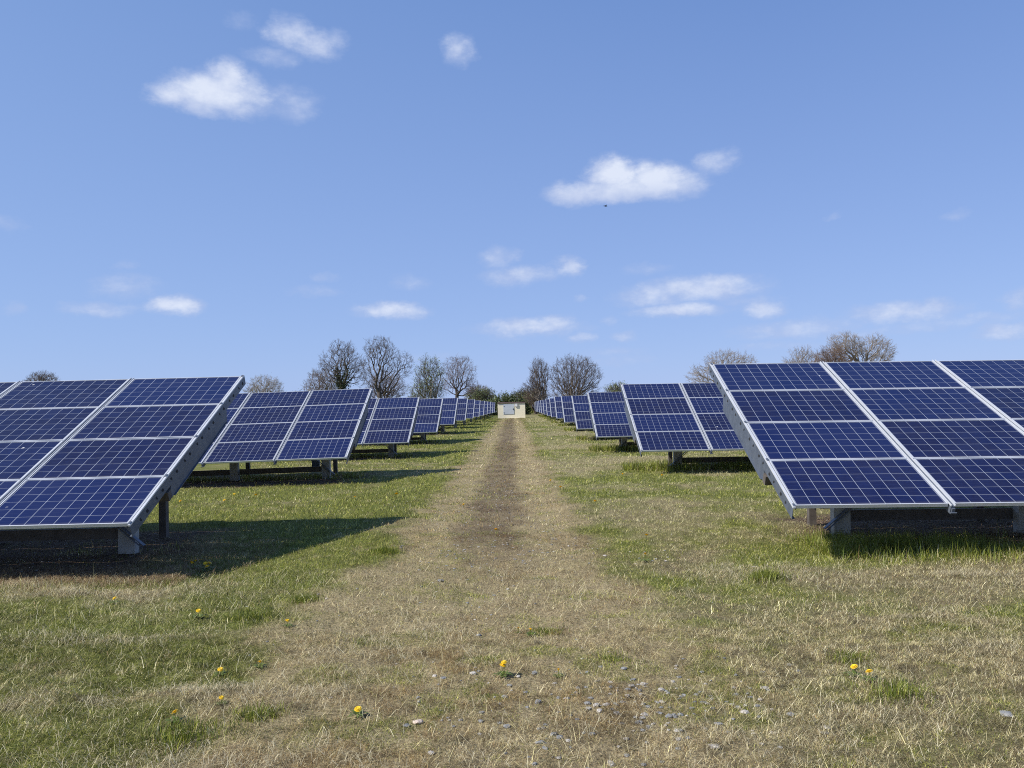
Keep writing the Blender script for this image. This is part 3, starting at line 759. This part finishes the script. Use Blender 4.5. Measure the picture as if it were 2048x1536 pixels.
def leaves(Pc, size, rg):
    n = len(Pc); a = rg.normal(size=(n, 3)); a /= np.linalg.norm(a, axis=1, keepdims=True)
    b = np.cross(a, rg.normal(size=(n, 3))); b /= np.linalg.norm(b, axis=1, keepdims=True)
    s = size*rg.uniform(.6, 1.4, (n, 1))
    V = np.stack([Pc - a*s, Pc + b*s*.6, Pc + a*s, Pc - b*s*.6], 1).reshape(-1, 3)
    return V, np.arange(n*4), np.full(n, 4)

def grow(rg, H, Wd, base, lobes, npts, flat=.6, spreadk=.5, up=0.0):
    """points in an envelope joined to the cheapest earlier node, thick limbs by summing"""
    pts = []
    while len(pts) < npts:
        c = lobes[rg.choice(len(lobes), p=np.array([l[6] for l in lobes])/sum(l[6] for l in lobes))]
        q = rg.normal(size=3); q /= np.linalg.norm(q); rr = rg.random()**(1/2.7)
        p = np.array([c[0] + q[0]*c[3]*rr, c[1] + q[1]*c[4]*rr, c[2] + q[2]*c[5]*rr])
        if p[2] > base*.75: pts.append(p)
    pts = np.array(pts)
    nodes = [np.array([0, 0, z]) for z in np.linspace(0, base, 5)]
    for i in range(1, 5): nodes[i] = nodes[i] + np.append(rg.normal(0, .03*H/10, 2), 0)
    par = [-1, 0, 1, 2, 3]; path = [0]*5
    order = np.argsort(np.linalg.norm(pts - nodes[-1], axis=1) + rg.normal(0, .3, npts))
    NA = np.zeros((npts*6 + 10, 3)); NA[:5] = nodes; PL = np.zeros(npts*6 + 10); n = 5
    for k in order:
        p = pts[k]; D = np.linalg.norm(NA[4:n] - p, axis=1)
        ang = D + spreadk*PL[4:n] + up*np.maximum(0, NA[4:n, 2] - p[2])
        j = int(np.argmin(ang)) + 4; d = D[j-4]
        steps = max(1, int(d/(.11*H)))
        prev = j; A = NA[j].copy()
        for s in range(1, steps+1):
            f = s/steps; q = A*(1-f) + p*f
            if s < steps: q = q + rg.normal(0, .018*H, 3); q[2] += .25*d*f*(1-f)*(1 if up > 0 else rg.uniform(-.3, .8))
            if n >= len(NA): break
            NA[n] = q; PL[n] = PL[prev] + np.linalg.norm(q - NA[prev]); par.append(prev); prev = n; n += 1
    return NA[:n], np.array(par)
def make_tree(name, pxc, pybase_z, Y, pxl, pxr, pytop, seed, mb_, mt_, label, npts=420, trunkf=.25, lobes=None, twig=(4, .95), r0=.018, leaf=None, ivy=False, up=0.0, spreadk=.5, group=None, cat='tree'):
    rg = np.random.default_rng(seed)
    xw, yw, zt = at_depth((pxl + pxr)/2, pytop, Y)
    x0 = at_depth(pxc, pytop, Y)[0]
    gzv_ = float(gz(x0, Y)); H = zt - gzv_; Wd = (pxr - pxl)/FPX*Y
    dx = xw - x0; base = H*trunkf
    if lobes is None: lobes = [(0, 0, .62, 1, 1, 1, 1)]
    npts = int(npts*1.35)
    LB = [(dx + l[0]*Wd/2, l[1]*Wd/2, l[2]*H, l[3]*Wd/2*.93, l[4]*Wd/2*.8, l[5]*H*.38, l[6]) for l in lobes]
    NAr, par = grow(rg, H, Wd, base, LB, npts, up=up, spreadk=spreadk)
    N = len(NAr); ch = np.zeros(N); rad = np.zeros(N); e = 1.9
    for i in range(N-1, 0, -1):
        if rad[i] == 0: rad[i] = r0**e
        rad[par[i]] += rad[i]
    rad = rad**(1/e); rad = np.where(rad > r0*2.5, rad*1.3, rad); rad[:5] = np.linspace(1.35, 1.05, 5)*rad[4]
    A = NAr[par[1:]]; B = NAr[1:]; ra = np.minimum(rad[par[1:]], rad[1:]*1.35); rb = rad[1:]
    root = empty(name, (x0, Y, gzv_ - .05)); tag(root, label, cat, group)
    big = rb > r0*3.2
    v, l, s = tubes(A[big], B[big], ra[big], rb[big], 6)
    link('trunk', np_mesh('trunk', v, l, s, [mb_]), root)
    sm = ~big; parts = [tubes(A[sm], B[sm], ra[sm], rb[sm], 3)]
    # fine twigs
    tip = np.where(rad < r0*4)[0]; tip = tip[tip > 5]; k = twig[0]
    T0 = np.repeat(NAr[tip], k, 0); pd = NAr[tip] - NAr[par[tip]]; pd /= np.linalg.norm(pd, axis=1, keepdims=True) + 1e-6
    dirs = np.repeat(pd, k, 0)*1.0 + rg.normal(0, .5, (len(T0), 3)) + np.array([0, 0, .25 + up*.5]); dirs /= np.linalg.norm(dirs, axis=1, keepdims=True)
    Ls = twig[1]*rg.uniform(.4, 1.2, (len(T0), 1)); T1 = T0 + dirs*Ls
    parts.append(tubes(T0, T1, np.full(len(T0), r0*.8), np.full(len(T0), r0*.45), 3))
    d2 = dirs + rg.normal(0, .6, dirs.shape); d2 /= np.linalg.norm(d2, axis=1, keepdims=True)
    M0 = T0 + dirs*Ls*.55; parts.append(tubes(M0, M0 + d2*Ls*.6, np.full(len(T0), r0*.6), np.full(len(T0), r0*.35), 3))
    vv = []; ll = []; ss = []; o_ = 0
    for a_, b_, c_ in parts: vv.append(a_); ll.append(b_ + o_); ss.append(c_); o_ += len(a_)
    link('crown', np_mesh('crown', np.concatenate(vv), np.concatenate(ll), np.concatenate(ss), [mt_]), root)
    if leaf:
        cnt, size, m = leaf
        pick_ = rg.integers(0, len(T1), cnt)
        v, l, s = leaves(T1[pick_] + rg.normal(0, .22, (cnt, 3)), size, rg); link('foliage', np_mesh('foliage', v, l, s, [m]), root)
    if ivy:
        bi = np.where((rb > r0*6) & (B[:, 2] < H*.72))[0]; wgt = rb[bi]**1.5; wgt /= wgt.sum()
        pk = rg.choice(bi, 5000, p=wgt); f = rg.random((5000, 1))
        c = A[pk]*(1-f) + B[pk]*f + rg.normal(0, 1, (5000, 3))*(.25 + rb[pk][:, None]*1.6)
        v, l, s = leaves(c, .16, rg); link('ivy', np_mesh('ivy', v, l, s, [M_IVY]), root)
    return root
G1 = 'trees standing on the skyline beyond the arrays'
OAK = [(0, 0, .70, .85, .8, .75, 3), (-.55, 0, .62, .55, .6, .6, 1.4), (.55, .1, .60, .55, .6, .6, 1.4), (.1, 0, .86, .55, .5, .35, 1), (-.4, 0, .38, .7, .6, .5, 1)]
make_tree('oak_tree', 684, 0, 172, 630, 730, 680, 11, M_BARK, M_TWIG, 'bare oak with dark ivy up its trunk, left of the taller bare oak', 520, .22, OAK, ivy=True, group=G1)
make_tree('oak_tree', 757, 0, 170, 718, 820, 674, 12, M_BARK, M_TWIG, 'tallest bare open crowned oak right of the ivy covered one', 480, .28,
          [(-.25, 0, .84, .68, .6, .42, 2), (.42, 0, .64, .72, .6, .55, 2.2), (-.5, 0, .58, .6, .5, .55, 1.4), (.1, 0, .36, .9, .6, .45, 1)], group=G1)
make_tree('oak_tree', 912, 0, 176, 878, 954, 711, 13, M_BARK, M_TWIGR, 'bare rounded oak touching the budding green tree, left of the shed', 460, .34,
          [(0, 0, .72, 1.05, .8, .70, 3), (.55, 0, .45, .7, .5, .4, 1), (-.5, 0, .5, .55, .5, .4, .6)], r0=.015, group=G1)
make_tree('budding_tree', 862, 0, 168, 816, 892, 712, 14, M_BARKP, M_TWIG, 'tree with fresh green buds on the left of the bare rounded oak', 480, .12,
          [(.1, 0, .62, .85, .8, .95, 3), (-.2, 0, .35, 1.0, .7, .6, 2)], leaf=(5200, .085, M_BUDS), up=.6, group=G1)
make_tree('fan_shaped_tree', 1140, 0, 150, 1092, 1202, 709, 15, M_BARKP, M_TWIG, 'wide fan shaped bare tree right of the cream shed', 900, .14,
          [(0, 0, .62, 1.05, .8, .95, 4), (0, 0, .36, 1.02, .7, .55, 1.6)], up=.15, spreadk=.8, r0=.015, twig=(4, .8), group=G1)
make_tree('slim_tree', 1084, 0, 152, 1047, 1098, 715, 16, M_BARKP, M_TWIG, 'narrow bare tree tight against the left of the fan shaped tree', 480, .14,
          [(.2, 0, .66, .85, .9, .85, 3), (-.1, 0, .4, 1.1, .9, .7, 2)], up=.15, spreadk=.8, r0=.015, twig=(4, .8), group=G1)
make_tree('bare_tree', 640, 0, 180, 603, 690, 738, 17, M_BARK, M_TWIGR, 'low brown bare tree at the left foot of the ivy covered oak', 380, .1, None, r0=.019, leaf=(500, .08, M_BUDS), group=G1)
make_tree('bare_tree', 768, 0, 178, 728, 812, 742, 18, M_BARK, M_TWIGR, 'low reddish brown bare tree under the tallest oak', 420, .08, None, r0=.019, group=G1)
make_tree('bare_tree', 1448, 0, 120, 1370, 1512, 697, 19, M_BARKP, M_TWIGP, 'pale twiggy round crowned tree above the top corner of the nearest right array', 620, .24,
          [(-.45, 0, .55, .55, .7, .6, 2), (.1, 0, .75, .6, .7, .6, 2.5), (.62, 0, .72, .4, .5, .5, 1.2)], r0=.015, twig=(3, .7), group=G1)
make_tree('bare_tree', 1722, 0, 122, 1648, 1793, 661, 20, M_BARKP, M_TWIGP, 'tallest pale bare tree behind the nearest right array', 520, .28,
          [(-.45, 0, .78, .5, .6, .5, 2), (.3, 0, .72, .65, .7, .55, 2.5)], r0=.016, twig=(4, .8), group=G1)
make_tree('bare_tree', 1607, 0, 124, 1563, 1652, 697, 21, M_BARKP, M_TWIGP, 'pale low bare tree left of the brown twiggy one behind the right array', 420, .26, None, r0=.016, group=G1)
make_tree('bare_tree', 1660, 0, 118, 1624, 1700, 692, 22, M_BARK, M_TWIGR, 'brownish dense twiggy tree just left of the tallest pale tree', 460, .26, None, r0=.018, group=G1)
make_tree('bare_tree', 527, 0, 200, 486, 568, 751, 23, M_BARKP, M_TWIGP, 'small rounded bare tree above the gap between the first two left arrays', 440, .16, None, r0=.022, leaf=(600, .09, M_BUDS), group=G1)
make_tree('bare_tree', 85, 0, 230, 48, 121, 746, 24, M_BARK, M_TWIG, 'dark domed tree poking over the nearest left array', 420, .3, [(0, 0, .72, 1, 1, .75, 1)], r0=.028, twig=(4, 1.3), group=G1)
make_tree('small_tree', 1232, 0, 160, 1205, 1262, 768, 25, M_BARK, M_TWIG, 'low greenish bush tree peeping over the second and third right arrays', 260, .15, None, r0=.018, leaf=(1800, .10, M_BUDS), group=G1)
make_tree('small_tree', 962, 0, 165, 935, 992, 781, 26, M_BARK, M_TWIG, 'small dark green tree left of the domed bush behind the shed', 240, .1, None, leaf=(5200, .10, M_HEDGE), group=G1)
make_tree('small_tree', 1040, 0, 160, 1020, 1062, 782, 27, M_BARK, M_TWIG, 'small loose green tree behind the right corner of the shed', 220, .1, None, leaf=(2600, .09, M_HEDGE), group=G1)
make_tree('small_tree', 1070, 0, 158, 1048, 1098, 779, 28, M_BARK, M_TWIGR, 'bushy brown green tree at the foot of the narrow bare tree', 260, .1, None, leaf=(2200, .09, M_HEDGE), group=G1)

def bush(name, px, Y, wpx, pytop, seed, m, label, n=5200, size=.12, lob=5, group='bushes and hedges beyond the arrays'):
    rg = np.random.default_rng(seed); x, _, zt = at_depth(px, pytop, Y); g0 = float(gz(x, Y)); H = max(zt - g0, .8); Wd = wpx/FPX*Y
    root = empty(name, (x, Y, g0 - .03)); tag(root, label, 'bush', group)
    C = [(rg.uniform(-.75, .75)*Wd/2, rg.uniform(-.4, .4)*min(Wd/2, 3), H*rg.uniform(.35, .62), rg.uniform(.35, .6)*min(Wd/2, 4), H*rg.uniform(.3, .42)) for _ in range(lob)]
    C[0] = (0, 0, H*.58, min(Wd/2*.75, 4), H*.42)
    P = []
    for c in C:
        k = n//lob; q = rg.normal(size=(k, 3)); q /= np.linalg.norm(q, axis=1, keepdims=True); rr = rg.random((k, 1))**.45*(1 + rg.normal(0, .10, (k, 1)))
        P.append(np.array(c[:3]) + q*rr*np.array([c[3], c[3]*.8, c[4]]))
    k = n//4; P.append(np.stack([rg.uniform(-Wd/2, Wd/2, k), rg.normal(0, .7, k), rg.uniform(0.05, H*.55, k)], 1))
    P = np.concatenate(P); P = P[P[:, 2] > .05]
    v, l, s = leaves(P, size, rg); link('foliage', np_mesh('foliage', v, l, s, [m]), root)
    a = np.zeros((14, 3)); a[:, 0] = rg.uniform(-Wd*.3, Wd*.3, 14); b = a + np.stack([rg.normal(0, .5, 14), rg.normal(0, .3, 14), rg.uniform(.5, .85, 14)*H], 1)
    v, l, s = tubes(a, b, np.full(14, .05), np.full(14, .02), 4); link('stem', np_mesh('stem', v, l, s, [M_BARK]), root)
make_tree('bare_tree', 955, 0, 182, 925, 985, 772, 47, M_BARK, M_TWIGR, 'low reddish bare tree between the rounded oak and the shed', 260, .1, None, r0=.018, group=G1)
bush('bush', 1008, 150, 50, 782, 31, M_HEDGE, 'domed olive green bush directly above the shed roof', 6500)
bush('bush', 975, 152, 50, 796, 32, M_HEDGE, 'dark bush above the left corner of the shed')
bush('bush', 1044, 153, 34, 797, 33, M_HEDGE, 'dark bush above the right corner of the shed')
bush('bush', 1058, 176, 20, 816, 34, M_SHRUB, 'yellow green shrub in the gap right of the shed', 2600, .09)
bush('bush', 1078, 178, 44, 800, 35, M_HEDGE, 'dark hedge bush behind the far right arrays', 4500)
bush('bush', 1125, 180, 60, 792, 36, M_HEDGE, 'dark hedge bush at the foot of the fan shaped tree', 5500)
bush('bush', 1062, 182, 40, 803, 37, M_HEDGE, 'dark hedge bush behind the yellow green shrub', 4500)
bush('bush', 940, 180, 60, 796, 38, M_HEDGE, 'dark hedge bush at the foot of the bare rounded oak', 5000)
bush('bush', 850, 185, 110, 794, 39, M_HEDGE, 'long dark hedge bush under the budding tree', 7500)
bush('bush', 1015, 190, 80, 805, 43, M_HEDGE, 'low dark hedge directly behind the shed', 6000)
bush('bush', 600, 260, 60, 778, 44, M_HEDGE, 'low far hedge bush left of the low brown tree', 3000, .18)

# ------------------------------------------------------------------ dandelions
def dandelion_meshes():
    out = []
    mb = MB()
    for ring, (r0_, r1_, z0_, z1_, n) in enumerate(((.002, .022, .0, -.001, 22), (.002, .018, .002, .004, 18), (.001, .012, .003, .008, 12))):
        for i in range(n):
            a = 2*math.pi*(i + .3*ring)/n; b = len(mb.v); wv = .0024
            ca, sa = math.cos(a), math.sin(a)
            mb.v += [(ca*r0_ - sa*wv*.5, sa*r0_ + ca*wv*.5, z0_), (ca*r0_ + sa*wv*.5, sa*r0_ - ca*wv*.5, z0_), (ca*r1_ + sa*wv, sa*r1_ - ca*wv, z1_), (ca*r1_ - sa*wv, sa*r1_ + ca*wv, z1_)]
            mb.f.append((b, b+1, b+2, b+3)); mb.m.append(0)
    mb.lathe([(.002, -.010), (.006, -.004), (.0085, .0), (.0075, .004), (.003, .0075)], 10, mi=0)
    head = mb.mesh('flower_head', [M_PETAL])
    mb = MB(); mb.lathe([(.0028, 0), (.0022, .5), (.002, 1)], 6); stem = mb.mesh('stem', [M_LEAF])
    mb = MB(); q = np.random.default_rng(5)
    for i in range(9):                               # rosette of toothed leaves
        a = 2*math.pi*i/9 + q.uniform(-.2, .2); L = q.uniform(.06, .10); ca, sa = math.cos(a), math.sin(a); segs = 7; b = len(mb.v)
        for j in range(segs + 1):
            t = j/segs; wv = .012*math.sin(math.pi*min(t*.9 + .08, 1))*(1.35 if j % 2 else .6); z = .004 + .028*math.sin(t*2.4); r = L*t
            mb.v += [(ca*r - sa*wv, sa*r + ca*wv, z), (ca*r + sa*wv, sa*r - ca*wv, z)]
        for j in range(segs): mb.f.append((b+2*j, b+2*j+1, b+2*j+3, b+2*j+2)); mb.m.append(0)
    return head, stem, mb.mesh('leaf_rosette', [M_LEAF])
HD, ST, LF = dandelion_meshes()
def dandelion(px, py, label, s=1.0, h=.05, tilt=.25, ros=True):
    x, y = ground_at(px, py + h*FPX/8*0.9 if False else py); z = float(gz(x, y))
    s *= 1.0; h += .016
    # the pixel marks the flower: bring the foot forward so the head sits on it
    d = ray(px, py); t = (z + h - CAMZ)/d[2]; x, y = d[0]*t, d[1]*t; z = float(gz(x, y))
    r = empty('dandelion', (x, y, z), (0, 0, rng.uniform(0, 6.28))); tag(r, label, 'dandelion', 'yellow dandelions in the grass')
    hd = link('flower_head', HD, r); hd.location = (0, 0, h); hd.scale = (s, s, s); hd.rotation_euler = (tilt, .1, 0)
    st = link('stem', ST, r); st.scale = (1, 1, h)
    if ros: lf = link('leaf_rosette', LF, r); lf.scale = (s*.75, s*.75, s*.8)
DD = [
 (350,1423,'dandelion nearest the bottom left corner of the photo',1,.05),
 (397,1221,'single bright dandelion in the left lawn beyond the pale hay ridge',1,.05),
 (229,1197,'dandelion in the left lawn just in front of the array shadow',.9,.04),
 (575,1242,'small dandelion at the left lawn edge where the track grit begins',.8,.04),
 (520,1325,'flattened dandelion right of the middle of the left lawn',.9,.03),
 (441,1341,'orange tinted dandelion left of the flattened one',.9,.03),
 (443,1391,'tiny dandelion between the hay ridge and the nearest left one',.7,.03),
 (716,1418,'dandelion at the left side of the track near the front',1,.03),
 (1006,1331,'tall dandelion on the track centre with leaves round it',1.05,.06),
 (1008,1325,'dandelion head tucked behind the tall one on the track centre',.9,.08),
 (1117,1337,'dandelion on the track right of the tall centre pair',.8,.04),
 (1061,1258,'dandelion in a green weed patch in the middle of the track',.9,.04),
 (1708,1338,'left one of the dandelion pair in the right lawn',1,.05),
 (1738,1344,'right one of the dandelion pair in the right lawn',1,.05),
 (1291,1110,'dandelion on a stalk where the right lawn meets the track',1.2,.08),
 (384,1128,'left dandelion in the shadow of the nearest left array',1.3,.06),
 (391,1123,'small dandelion behind the left one in the array shadow',1.0,.07),
 (414,1131,'front bloom of the dandelion clump in the left array shadow',1.3,.05),
 (419,1125,'rear right bloom of the dandelion clump in the left array shadow',1.3,.07),
 (411,1127,'rear left bloom of the dandelion clump in the left array shadow',1.2,.06),
 (1037,1257,'faint low bloom left of the weed patch dandelion',.5,.03),
 (361,1000,'dandelion beside the rear post of the nearest left array',1.6,.06),
 (449,998,'dandelion in the sunlit strip between the first two left arrays',1.5,.05),
 (512,989,'dandelion in the middle of the sunlit strip between left arrays',1.7,.06),
 (469,988,'small dandelion at the back of the sunlit strip between left arrays',1.4,.05),
 (710,992,'dandelion near the right end of the sunlit strip by the track',1.5,.05),
 (793,986,'dandelion at the left edge of the track beyond the first shadow',1.9,.06),
 (927,1010,'dandelion on the left wheel rut beyond the first shadow',1.6,.05),
 (992,1055,'orange dandelion on the track centre level with the first shadow',1.5,.05),
 (1101,958,'dandelion on the right side of the track far from the camera',1.9,.06),
 (1121,973,'dandelion on the track edge just nearer than the far one',1.7,.05),
 (1190,1000,'dandelion in the right lawn beside the straw patch',1.7,.06),
 (1293,1069,'small dandelion right of the track edge beyond the stalked one',1.2,.05),
 (1245,947,'dandelion in the right lawn in line with the second right array',2,.06),
 (1324,951,'dandelion in front of the tall grass under the second right array',2.2,.07)]
for i, (px, py, lb, s, h) in enumerate(DD): dandelion(px, py, lb, s, h, .2 + .3*rng.random(), py > 1090)

# ------------------------------------------------------------------ bird
x, y, z = at_depth(1211, 412, 70)
mb = MB()
mb.lathe([(.004, -.15), (.035, -.10), (.055, -.02), (.05, .06), (.03, .12), (.028, .15), (.006, .19)], 10, T=Matrix.Rotation(math.radians(90), 4, 'Y'))
for sg in (-1, 1):
    b = len(mb.v); mb.v += [(-.05, sg*.03, .02), (.06, sg*.03, .02), (.05, sg*.16, .07), (-.03, sg*.17, .07), (-.10, sg*.32, .03), (-.02, sg*.03, .005), (.0, sg*.16, .06)]
    mb.f += [(b, b+1, b+2, b+3), (b+3, b+2, b+4), (b+5, b+6, b+2, b+1), (b+6, b+4, b+2), (b+5, b, b+3, b+6), (b+6, b+3, b+4)]; mb.m += [0]*6
b = len(mb.v); mb.v += [(-.13, -.015, .0), (-.13, .015, 0), (-.23, .045, .0), (-.23, -.045, 0), (-.13, 0, .01)]; mb.f += [(b, b+1, b+2, b+3), (b+4, b+3, b+2)]; mb.m += [0, 0]
o = link('bird', mb.mesh('bird', [M_BIRD])); o.location = (x, y, z); o.rotation_euler = (0, 0, .4)
tag(o, 'tiny dark bird flying in the sky below the largest right hand cloud', 'bird')
